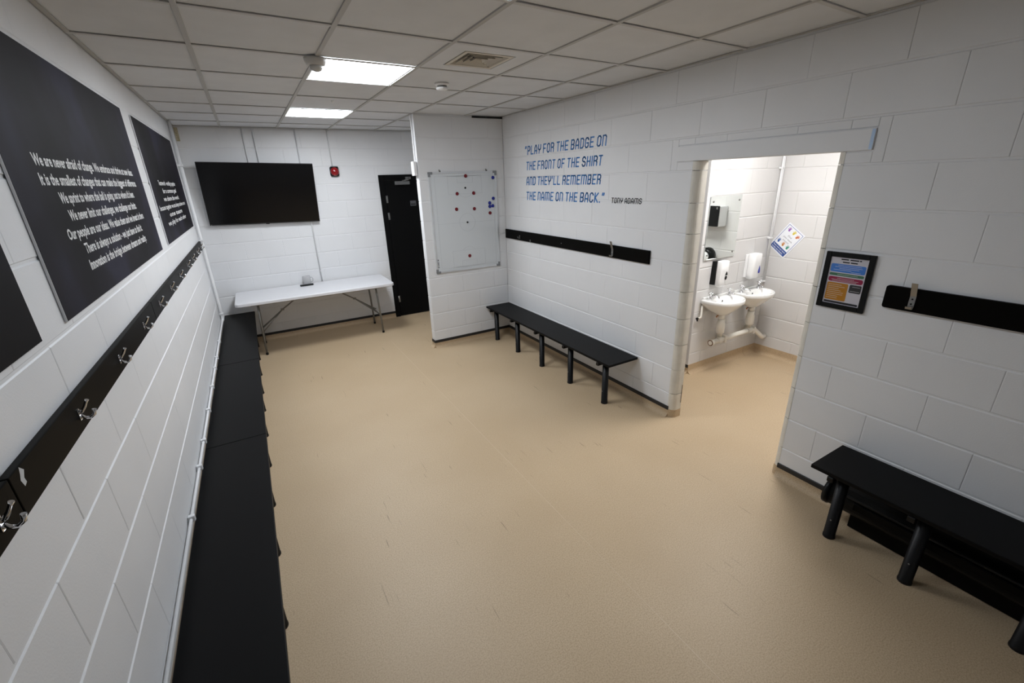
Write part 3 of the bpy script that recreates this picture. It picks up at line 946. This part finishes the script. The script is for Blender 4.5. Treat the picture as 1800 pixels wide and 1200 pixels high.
# switch box on the end of the partition
t = thing('switch_box', 'white switch box on the end face of the partition', 'switch', (2.30, YP + 0.055, 2.155))
MB().box(-0.045, -0.008, -0.044, 0.044, -0.075, 0.075, 0.005, 2).build('housing', M_PLASTIC, t)
MB().box(-0.050, -0.045, -0.030, 0.030, -0.035, 0.035, 0.002).build('rocker', M_PLASTIC, t)
MB().box(-0.016, -0.0085, -0.010, 0.010, 0.075, 0.547, 0.002).build('trunking', M_PLASTIC, t)

# ------------------------------------------------------------------ framed notice
t = thing('framed_notice', 'black framed notice with coloured text boxes right of the doorway', 'picture frame', (W, 1.155, 1.406), (0, 0, 0))
fw, fh, fb = 0.240, 0.320, 0.027
for u0, u1, z0, z1 in ((-fw / 2, -fw / 2 + fb, -fh / 2, fh / 2), (fw / 2 - fb, fw / 2, -fh / 2, fh / 2), (-fw / 2 + fb, fw / 2 - fb, -fh / 2, -fh / 2 + fb), (-fw / 2 + fb, fw / 2 - fb, fh / 2 - fb, fh / 2)):
    MB().box(-0.016, -0.0005, u0, u1, z0, z1, 0.002).build('frame_bar', M_BLACKPL, t)
sh = MB().box(-0.0075, -0.001, -fw / 2 + fb, fw / 2 - fb, -fh / 2 + fb, fh / 2 - fb).build('sheet', mat('notice paper', (0.60, 0.58, 0.63), 0.35), t)
NM = Matrix(((0, 0, -1, -0.0088), (-1, 0, 0, 0), (0, 1, 0, 0), (0, 0, 0, 1)))      # right = -y
def panel(u0, u1, z0, z1, r, m, name='panel'):
    u0, u1, z0, z1 = u0 * 0.93, u1 * 0.93, z0 * 0.95, z1 * 0.95
    pr = rrect(u1 - u0, z1 - z0, r, 4)
    b = MB().rings([[(-0.0075, -((u0 + u1) / 2 + u), (z0 + z1) / 2 + v) for u, v in pr], [(-0.0082, -((u0 + u1) / 2 + u), (z0 + z1) / 2 + v) for u, v in pr]], False, True, smooth=False)
    return b.build(name, m, sh)
panel(-0.092, 0.092, 0.052, 0.100, 0.008, mat('notice blue', (0.05, 0.20, 0.62), 0.35))
panel(-0.092, 0.092, 0.030, 0.046, 0.007, mat('notice green', (0.05, 0.16, 0.09), 0.35))
panel(-0.092, 0.092, -0.006, 0.023, 0.010, mat('notice crimson', (0.28, 0.006, 0.055), 0.35))
panel(-0.092, 0.022, -0.118, -0.012, 0.007, mat('notice orange', (0.46, 0.19, 0.006), 0.35))
panel(0.030, 0.092, -0.060, -0.012, 0.006, mat('notice charcoal', (0.03, 0.03, 0.034), 0.35))
panel(-0.092, 0.092, -0.136, -0.124, 0.003, mat('notice dark', (0.012, 0.012, 0.016), 0.35))
b = MB()
def dash(u0, u1, z, h=0.0014):
    u0, u1, z = u0 * 0.93, u1 * 0.93, z * 0.95
    b.box(-0.0086, -0.0081, -u1, -u0, z - h / 2, z + h / 2)
for u0, u1, z in ((-0.055, 0.070, 0.092), (-0.07, 0.075, 0.083), (-0.045, 0.06, 0.074), (-0.075, 0.02, 0.065), (0.02, 0.07, 0.058), (-0.05, 0.06, 0.038),
                  (-0.045, 0.045, 0.015), (-0.075, 0.07, 0.007), (-0.07, 0.06, 0.0)):
    dash(u0, u1, z)
for k in range(8):
    dash(-0.085, -0.085 + random.uniform(0.06, 0.095), -0.024 - 0.0115 * k)
for u0, u1, z in ((0.045, 0.085, -0.024), (0.036, 0.086, -0.050)):
    dash(u0, u1, z)
tag(b.build('small_print', M_WHITEP, sh), kind='stuff')
b = MB()
for u0, u1, z in ((-0.045, -0.005, 0.128), (0.003, 0.048, 0.128), (0.052, 0.062, 0.128), (-0.034, 0.002, 0.112), (0.008, 0.044, 0.112)):
    dash(u0, u1, z, 0.006)
tag(b.build('heading_print', M_BLACKPL, sh), kind='stuff')

# ------------------------------------------------------------------ ceiling fittings
for k, (i, j) in enumerate(LIGHTS):
    xa, xb = GX[i] + 0.0125, GX[i + 1] - 0.0125
    q = [(xa, gy(j, xa) + 0.0125), (xb, gy(j, xb) + 0.0125), (xb, gy(j + 1, xb) - 0.0125), (xa, gy(j + 1, xa) - 0.0125)]
    cx, cy = sum(p[0] for p in q) / 4, sum(p[1] for p in q) / 4
    t = thing('ceiling_light', ('square lit ceiling panel nearest the camera beside the sensor', 'square lit ceiling panel farther away near the television', 'dimmer ceiling panel above the near end of the room, out of the picture')[k], 'light', (cx, cy, H + 0.003))
    loc = [(x - cx, y - cy) for x, y in q]
    ins = [(x * 0.965, y * 0.965) for x, y in loc]
    b = MB()
    b.rings([[(x, y, 0.012) for x, y in loc], [(x, y, 0) for x, y in loc], [(x, y, 0) for x, y in ins], [(x, y, 0.010) for x, y in ins]], False, False, smooth=False)
    b.build('frame', M_PLASTIC, t)
    MB().prism(ins, 0.002, 0.009).build('diffuser', M_EMITR if k == 2 else M_EMIT, t)
# washroom panel (out of the frame, lights the washroom)
t = thing('ceiling_light', 'lit ceiling panel of the washroom beyond the doorway', 'light', (4.22, 1.95, H - 0.006))
MB().box(-0.31, 0.31, -0.31, 0.31, -0.012, 0.0055, 0.002).build('frame', M_PLASTIC, t)
MB().box(-0.29, 0.29, -0.29, 0.29, -0.0145, -0.0122).build('diffuser', M_EMITW, t)

# four way air vent
i, j = VENT
xa, xb = GX[i] + 0.008, GX[i + 1] - 0.008
q = [(xa, gy(j, xa) + 0.008), (xb, gy(j, xb) + 0.008), (xb, gy(j + 1, xb) - 0.008), (xa, gy(j + 1, xa) - 0.008)]
cx, cy = sum(p[0] for p in q) / 4, sum(p[1] for p in q) / 4
t = thing('air_vent', 'square four way ceiling vent with slanted cream blades', 'vent', (cx, cy, H + 0.004))
def sq(s, z, ox=0.0, oy=0.0):
    return [(-s + ox, -s + oy, z), (s + ox, -s + oy, z), (s + ox, s + oy, z), (-s + ox, s + oy, z)]
out = [(x - cx, y - cy, 0.0) for x, y in q]
MB().rings([[(x, y, 0.010) for x, y, _ in out], out, sq(0.172, 0.0), sq(0.172, 0.04)], False, False, smooth=False).build('vent_plate', M_TILE, t)
MB().box(-0.172, 0.172, -0.172, 0.172, 0.052, 0.056).build('vent_box', M_DARK, t)  # near-black lid puts the unlit duct's shade into the colour
MB().rings([sq(0.1715, 0.006), sq(0.1715, 0.051)], False, False, smooth=False).build('vent_throat', M_DARK, t)
MB().rings([sq(0.164, 0.012), sq(0.164, -0.001), sq(0.140, -0.001), sq(0.118, 0.044), sq(0.121, 0.045), sq(0.143, 0.002), sq(0.164, 0.012)], False, False, smooth=False).build('vent_frame', M_CREAM, t)
for s0, z0, s1, z1 in ((0.112, 0.000, 0.097, 0.016), (0.078, 0.000, 0.063, 0.016), (0.044, 0.000, 0.030, 0.014)):
    MB().rings([sq(s0, z0), sq(s0 - 0.003, z0), sq(s1, z1), sq(s1 + 0.003, z1 + 0.002), sq(s0, z0)], False, False, smooth=False).build('vent_blade', M_CREAM, t)

# sensor, smoke detector, tiny sprinkler
t = thing('motion_sensor', 'round grey motion sensor beside the near ceiling light', 'sensor', (1.075, 3.115, H - 0.002))
MB().lathe([(0, 0), (0.062, 0), (0.062, -0.012), (0.052, -0.034), (0.040, -0.038), (0, -0.038)], seg=26).build('base', M_GREYPL, t)
MB().lathe([(0, -0.038), (0.036, -0.038), (0.036, -0.050), (0.028, -0.062), (0.014, -0.068), (0, -0.069)], seg=22).build('lens', M_GREYPL, t)
t = thing('smoke_detector', 'white round smoke detector on a tile beyond the vent', 'detector', (2.03, 3.535, H + 0.003))
MB().lathe([(0, 0), (0.055, 0), (0.055, -0.010), (0.048, -0.016), (0, -0.016)], seg=26).build('base', M_PLASTIC, t)
MB().lathe([(0, -0.016), (0.038, -0.016), (0.036, -0.030), (0, -0.030)], seg=26).build('grille', M_STEEL, t)
MB().lathe([(0, -0.030), (0.046, -0.030), (0.044, -0.040), (0.034, -0.046), (0, -0.047)], seg=26).build('cap', M_PLASTIC, t)
t = thing('ceiling_stud', 'tiny white stud on the tile between the two lights', 'stud', (1.40, 4.55, H + 0.005))
MB().lathe([(0, 0), (0.010, 0), (0.010, -0.008), (0.004, -0.016), (0, -0.016)], seg=12).build('cap', M_PLASTIC, t)

# ------------------------------------------------------------------ washroom: basins, dispensers, mirror
def basin_rings():
    n = 40
    cxy = (0.0, -0.125)
    poly = [(-0.228, -0.001), (-0.228, -0.085)]
    for k in range(1, 24):
        a = PI + PI * k / 24
        poly.append((0.228 * math.cos(a), -0.085 + 0.215 * math.sin(a)))
    poly += [(0.228, -0.085), (0.228, -0.001)]
    def hit(a):
        d = (math.cos(a), math.sin(a))
        best = None
        for (x0, y0), (x1, y1) in zip(poly, poly[1:] + poly[:1]):
            ex, ey = x1 - x0, y1 - y0
            den = d[0] * ey - d[1] * ex
            if abs(den) < 1e-9:
                continue
            tt = ((x0 - cxy[0]) * ey - (y0 - cxy[1]) * ex) / den
            uu = ((x0 - cxy[0]) * d[1] - (y0 - cxy[1]) * d[0]) / den
            if tt > 0 and -1e-6 <= uu <= 1 + 1e-6 and (best is None or tt < best):
                best = tt
        return (cxy[0] + d[0] * best, cxy[1] + d[1] * best)
    ang = [2 * PI * k / n + 0.03 for k in range(n)]
    O = [hit(a) for a in ang]
    def lerp(s, z, yshift=0.0):
        return [(cxy[0] + (x - cxy[0]) * s, min(cxy[1] + (y - cxy[1]) * s + yshift, -0.001), z) for x, y in O]
    def ell(rx, ry, cy, z):
        return [(rx * math.cos(a), cy + ry * math.sin(a), z) for a in ang]
    return [ell(0.045, 0.035, -0.115, -0.170), ell(0.075, 0.06, -0.115, -0.160), lerp(0.62, -0.115, 0.012), lerp(0.86, -0.065, 0.004), lerp(0.97, -0.040), lerp(1.0, -0.030),
            lerp(1.0, -0.006), lerp(0.985, 0.0), ell(0.188, 0.098, -0.175, -0.002), ell(0.178, 0.090, -0.175, -0.012), ell(0.150, 0.075, -0.172, -0.060), ell(0.09, 0.05, -0.165, -0.098), ell(0.022, 0.022, -0.16, -0.108)]
def make_basin(label, x):
    t = thing('wash_basin', label, 'basin', (x, SY, 0.806))
    MB().rings(basin_rings(), True, True).build('bowl', M_CERAMIC, t)
    MB().box(-0.19, 0.19, -0.020, -0.002, -0.004, 0.016, 0.005, 2).build('upstand', M_CERAMIC, t)
    MB().lathe([(0, 0), (0.020, 0), (0.018, 0.003), (0.008, 0.002), (0, 0.001)], (0, -0.16, -0.108), 14).build('waste', M_CHROME, t)
    MB().lathe([(0, -0.0135), (0.0085, -0.0135), (0.007, -0.0175), (0, -0.0175)], (0, -0.082, -0.030), 12, axis='y').build('overflow', M_BLACKPL, t)
    for sx in (-1, 1):
        tx, ty = sx * 0.15, -0.062
        tp = MB().lathe([(0, 0), (0.020, 0), (0.016, 0.006), (0.011, 0.012), (0.011, 0.045), (0.014, 0.050), (0.008, 0.058), (0, 0.058)], (tx, ty, -0.001), 12).build('tap', M_CHROME, t)
        MB().tube([(tx, ty, 0.032), (tx - sx * 0.02, ty - 0.035, 0.036), (tx - sx * 0.036, ty - 0.068, 0.030), (tx - sx * 0.038, ty - 0.074, 0.018)], [0.010, 0.009, 0.008, 0.0075], 8).build('spout', M_CHROME, tp)
        hd = MB().tube([(tx - 0.024, ty, 0.066), (tx + 0.024, ty, 0.066)], 0.006, 8).tube([(tx, ty - 0.024, 0.066), (tx, ty + 0.024, 0.066)], 0.006, 8)
        hd.lathe([(0, 0.056), (0.010, 0.056), (0.011, 0.074), (0, 0.078)], (tx, ty, 0), 10).build('handle', M_CHROME, tp)
    # trap and tails below
    MB().lathe([(0, -0.215), (0.030, -0.215), (0.030, -0.170), (0, -0.170)], (0, -0.115, 0), 14).build('waste_nut', M_PVC, t)
    MB().lathe([(0, -0.375), (0.030, -0.375), (0.042, -0.362), (0.042, -0.27), (0.034, -0.25), (0.034, -0.217), (0, -0.217)], (0, -0.115, 0), 18).build('bottle_trap', M_PVC, t)
    MB().tube([(0.03, -0.105, -0.275), (0.055, -0.09, -0.285), (0.058, -0.085, -0.34), (0.058, -0.085, -0.428)], 0.019, 12).build('waste_tail', M_PVC, t)
    MB().tube([(-0.05, -0.09, -0.195), (-0.03, -0.08, -0.190), (0.03, -0.08, -0.188), (0.10, -0.078, -0.186)], 0.007, 8).build('copper_tail', M_COPPER, t)
    MB().tube([(0.10, -0.078, -0.186), (0.135, -0.077, -0.185)], 0.012, 10).build('valve', M_PVC, t)
    return t
ba1 = make_basin('white basin nearer the doorway, below the dispenser with the black drop', 4.56)
ba2 = copy_tree(ba1)
ba2.location.x = 5.065
ba2['label'] = 'white basin in the washroom corner, below the dispenser with the blue drop'
ba1['group'] = ba2['group'] = 'washroom basins'

t = thing('waste_pipe', 'white waste pipe running low under both basins to the corner', 'pipe', (4.56, SY - 0.085, 0.332))
MB().tube([(-0.055, 0, 0), (0.60, 0, 0.012), (0.66, -0.01, 0.005), (0.71, -0.03, -0.045), (0.77, -0.04, -0.095), (0.80, -0.03, -0.105), (0.868, -0.02, -0.11)], 0.025, 14).build('pipe', M_PVC, t)
MB().tube([(-0.088, 0, -0.0005), (-0.05, 0, 0)], 0.031, 14).build('end_cap', M_PVC, t)
MB().tube([(-0.092, 0, -0.0005), (-0.0885, 0, -0.0005)], 0.022, 14).build('cap_disc', M_PVC, t)
tag(MB().tube([(-0.0884, 0, -0.0005), (-0.0862, 0, -0.0005)], 0.0325, 14).build('cap_ring', mat('brown rubber ring', (0.16, 0.09, 0.045), 0.6), t), 'brown seal ring')
for x in (0.058, 0.563):
    MB().tube([(x - 0.035, 0, 0.002 + x * 0.02), (x + 0.035, 0, 0.002 + x * 0.02)], 0.031, 14).build('tee', M_PVC, t)
    MB().box(x + 0.06, x + 0.085, -0.03, 0.083, -0.035, 0.045, 0.004).build('pipe_clip', M_PVC, t)

t = thing('supply_pipe', 'thin white supply pipe with a black stop end left of the basins', 'pipe', (4.345, SY - 0.03, 0.62))
MB().tube([(0.0, 0, 0.125), (0.0, 0, 0.012), (-0.006, 0, 0.003), (-0.02, 0, 0.0), (-0.05, 0, 0.0)], 0.010, 10).build('pipe', M_PVC, t)
b = MB().tube([(-0.05, 0, 0), (-0.068, 0, 0)], 0.012, 10).tube([(-0.055, 0, 0.0), (-0.055, 0, -0.028)], 0.008, 8)
b.build('stop_end', M_BLACKPL, t)

t = thing('washroom_riser', 'pair of thin white pipes in the washroom corner', 'pipe', (5.335, SY - 0.03, 0.83))
for dx in (0.0, 0.026):
    MB().tube([(dx, 0, 0), (dx, 0, H - 0.834)], 0.007, 10).build('pipe', M_PIPE, t)
for z in (0.50, 0.03, 1.2):
    MB().box(-0.012, 0.038, -0.010, 0.028, z - 0.009, z + 0.009, 0.003).build('pipe_clip', M_PIPE, t)

def soap(label, x, w, h, zt, kind):
    t = thing('soap_dispenser', label, 'dispenser', (x, SY, zt - h))
    if kind == 'black':
        b = MB()
        pr = [(-w / 2 - 0.010, 0.012), (w / 2 - 0.004, 0.012), (w / 2 - 0.004, h - 0.005), (-w / 2 - 0.002, h - 0.005)]
        b.rings([[(u, -0.001, v) for u, v in pr], [(u, -0.050, v) for u, v in pr]], smooth=False)
        b.build('back_plate', M_BLACKPL, t)
    else:
        MB().box(-w / 2 + 0.003, w / 2 - 0.003, -0.03, -0.001, 0.01, h - 0.01, 0.004).build('back_plate', M_PLASTIC, t)
    R = []
    y0 = -0.045 if kind == 'black' else -0.028
    for s, z, dep in ((0.80, 0.0, 0.088), (0.95, 0.012, 0.100), (1.0, 0.05, 0.105), (1.0, h * 0.6, 0.112), (0.99, h - 0.006, 0.112), (0.95, h, 0.106)):
        pr = rrect(w * s, dep + y0, 0.018 * s, 4)
        R.append([(u, y0 - (dep + y0) / 2 + v, z) for u, v in pr])
    MB().rings(R).build('cover', M_PLASTIC, t)
    yf = -0.1135
    if kind == 'black':
        b = MB()
        b.prism([(0.016 * math.cos(2 * PI * k / 14), 0.020 * math.sin(2 * PI * k / 14)) for k in range(14)], 0, 0.0025)
        o = b.build('drop_window', M_BLACKPL, t)
        o.matrix_local = Matrix(((1, 0, 0, 0.02), (0, 0, 1, yf), (0, 1, 0, 0.085), (0, 0, 0, 1)))
        b = MB().prism([(-0.017, 0), (0.017, 0), (0.012, 0.020), (0.0, 0.036), (-0.012, 0.020)], 0, 0.0025)
        o = b.build('drop_emblem', M_BLACKPL, t)
        o.matrix_local = Matrix(((1, 0, 0, 0.022), (0, 0, 1, yf), (0, 1, 0, 0.112), (0, 0, 0, 1)))
    else:
        pts = [(0.015 * math.cos(a), 0.018 * math.sin(a)) for a in [math.radians(x) for x in range(-200, 21, 20)]] + [(0.003, 0.055), (0.0, 0.062), (-0.003, 0.055)]
        b = MB().prism(pts, 0, 0.0025)
        o = b.build('drop_emblem', mat('deep blue plastic', (0.02, 0.035, 0.36), 0.3), t)
        o.matrix_local = Matrix(((1, 0, 0, 0.035), (0, 0, 1, yf), (0, 1, 0, 0.075), (0, 0, 0, 1)))
    return t
soap('white soap dispenser with a black drop emblem and black back plate', 4.520, 0.120, 0.250, 1.185, 'black')
soap('white soap dispenser with a blue drop emblem in the washroom corner', 5.055, 0.128, 0.262, 1.200, 'blue')

t = thing('mirror', 'frameless mirror screwed to the washroom wall above the basins', 'mirror', (4.538, SY, 1.50))
MB().box(-0.235, 0.235, -0.012, -0.006, -0.298, 0.298, 0.001).build('glass', M_MIRROR, t)
MB().box(-0.233, 0.233, -0.006, -0.001, -0.296, 0.296).build('back', mat('mirror backing', (0.25, 0.27, 0.27), 0.5), t)
for x in (-0.195, 0.195):
    for z in (-0.25, 0.25):
        MB().lathe([(0, -0.012), (0.010, -0.012), (0.009, -0.016), (0, -0.018)], (x, 0, z), 12, axis='y').build('screw', M_STEEL, t)

# towel dispenser and hand dryer on the washroom's east wall (seen in the mirror)
t = thing('towel_dispenser', 'paper towel dispenser with black front reflected in the mirror', 'dispenser', (EX, 2.03, 1.405))
MB().box(-0.145, -0.001, -0.135, 0.135, 0, 0.235, 0.010, 2).build('cabinet', M_PLASTIC, t)
MB().box(-0.168, -0.1455, -0.135, 0.132, 0.004, 0.238, 0.008, 2).build('front_cover', M_BLACKPL, t)
MB().box(-0.175, -0.1685, 0.10, 0.12, 0.20, 0.225, 0.002).build('lock', M_ALU, t)
t = thing('hand_dryer', 'rounded white hand dryer with black grille reflected in the mirror', 'dryer', (EX, 2.00, 1.035))
b = MB().lathe([(0, -0.001), (0.095, -0.001), (0.095, -0.06), (0.085, -0.10), (0.06, -0.128), (0.0, -0.14)], (0, 0, 0), 26, axis='x')
b.build('housing', M_PLASTIC, t)
b = MB().lathe([(0.082, -0.045), (0.100, -0.045), (0.099, -0.09), (0.075, -0.128), (0.060, -0.129), (0.080, -0.09), (0.082, -0.045)], (0, 0.012, 0.012), 26, axis='x')
b.build('grille', M_BLACKPL, t)
MB().tube([(-0.08, 0.02, -0.08), (-0.10, 0.02, -0.10), (-0.10, 0.025, -0.115)], 0.018, 10).build('nozzle', M_ALU, t)

# hand washing sign, hung askew on the east wall
ang = math.radians(36.0)
t = thing('handwash_sign', 'crooked white sign with coloured hand prints on the washroom wall', 'sign', (EX, 2.606, 1.305))
t.matrix_world = Matrix.Translation((EX, 2.606, 1.305)) @ Matrix(((0, 0, -1, 0), (-1, 0, 0, 0), (0, 1, 0, 0), (0, 0, 0, 1))) @ Matrix.Rotation(-ang, 4, 'Z')
pr = rrect(0.218, 0.312, 0.004, 2)
M_PAPER = mat('laminated sheet', (0.80, 0.82, 0.86), 0.25)
M_NAVY = mat('navy print', (0.015, 0.065, 0.28), 0.35)
MB().prism(pr, 0.001, 0.003).build('sheet', M_PAPER, t)
b = MB()
for a in ((-0.096, 0.096, 0.138, 0.142), (-0.096, -0.092, -0.142, 0.142), (0.092, 0.096, -0.142, 0.142), (-0.096, 0.096, -0.142, -0.085)):
    b.box(a[0], a[1], a[2], a[3], 0.003, 0.0034)
tag(b.build('border_print', M_NAVY, t), kind='stuff')
def hand(x, y, col, rot):
    b = MB()
    c_, s_ = math.cos(rot), math.sin(rot)
    def pt(u, v):
        return (x + u * c_ - v * s_, y + u * s_ + v * c_)
    b.prism([pt(0.0115 * math.cos(2 * PI * k / 10), -0.004 + 0.012 * math.sin(2 * PI * k / 10)) for k in range(10)], 0.003, 0.0036)
    for a, l in ((-62, 0.021), (-22, 0.027), (2, 0.030), (24, 0.028), (46, 0.024)):
        r = math.radians(a)
        dx, dy = math.sin(r), math.cos(r)
        q = [(-dy * 0.0026, dx * 0.0026), (dy * 0.0026, -dx * 0.0026)]
        b.prism([pt(q[0][0] + dx * 0.006, q[0][1] + dy * 0.006), pt(q[1][0] + dx * 0.006, q[1][1] + dy * 0.006), pt(q[1][0] + dx * l, q[1][1] + dy * l), pt(dx * (l + 0.003), dy * (l + 0.003)), pt(q[0][0] + dx * l, q[0][1] + dy * l)], 0.003, 0.0036)
    b.build('hand_print', mat('hand %s' % str(col), col, 0.4), t)
for x, y, col, r in ((-0.055, 0.098, (0.30, 0.12, 0.42), 0.25), (0.006, 0.100, (0.70, 0.58, 0.08), -0.1), (0.058, 0.092, (0.62, 0.16, 0.05), -0.5),
                     (-0.062, -0.050, (0.05, 0.12, 0.38), 0.2), (0.002, -0.052, (0.55, 0.22, 0.05), 0.3), (0.060, -0.050, (0.04, 0.28, 0.18), 0.1)):
    hand(x, y, col, r)
I4 = Matrix.Translation((0, 0, 0.0036))
M_GREYT = mat('grey sign print', (0.16, 0.16, 0.16), 0.5)
for s, a, c, y in (('Did', -0.022, 0.022, 0.042), ('you wash', -0.058, 0.058, 0.012), ('yours?', -0.04, 0.04, -0.018)):
    text_part('text_line', s, M_GREYT, t, a, c, y, 0.018, I4)
for s, a, c, y in (('Please wash your hands', -0.084, 0.084, -0.108), ('to help stop infection', -0.082, 0.070, -0.132)):
    text_part('text_line', s, M_WHITEP, t, a, c, y, 0.014, I4, 0.02)
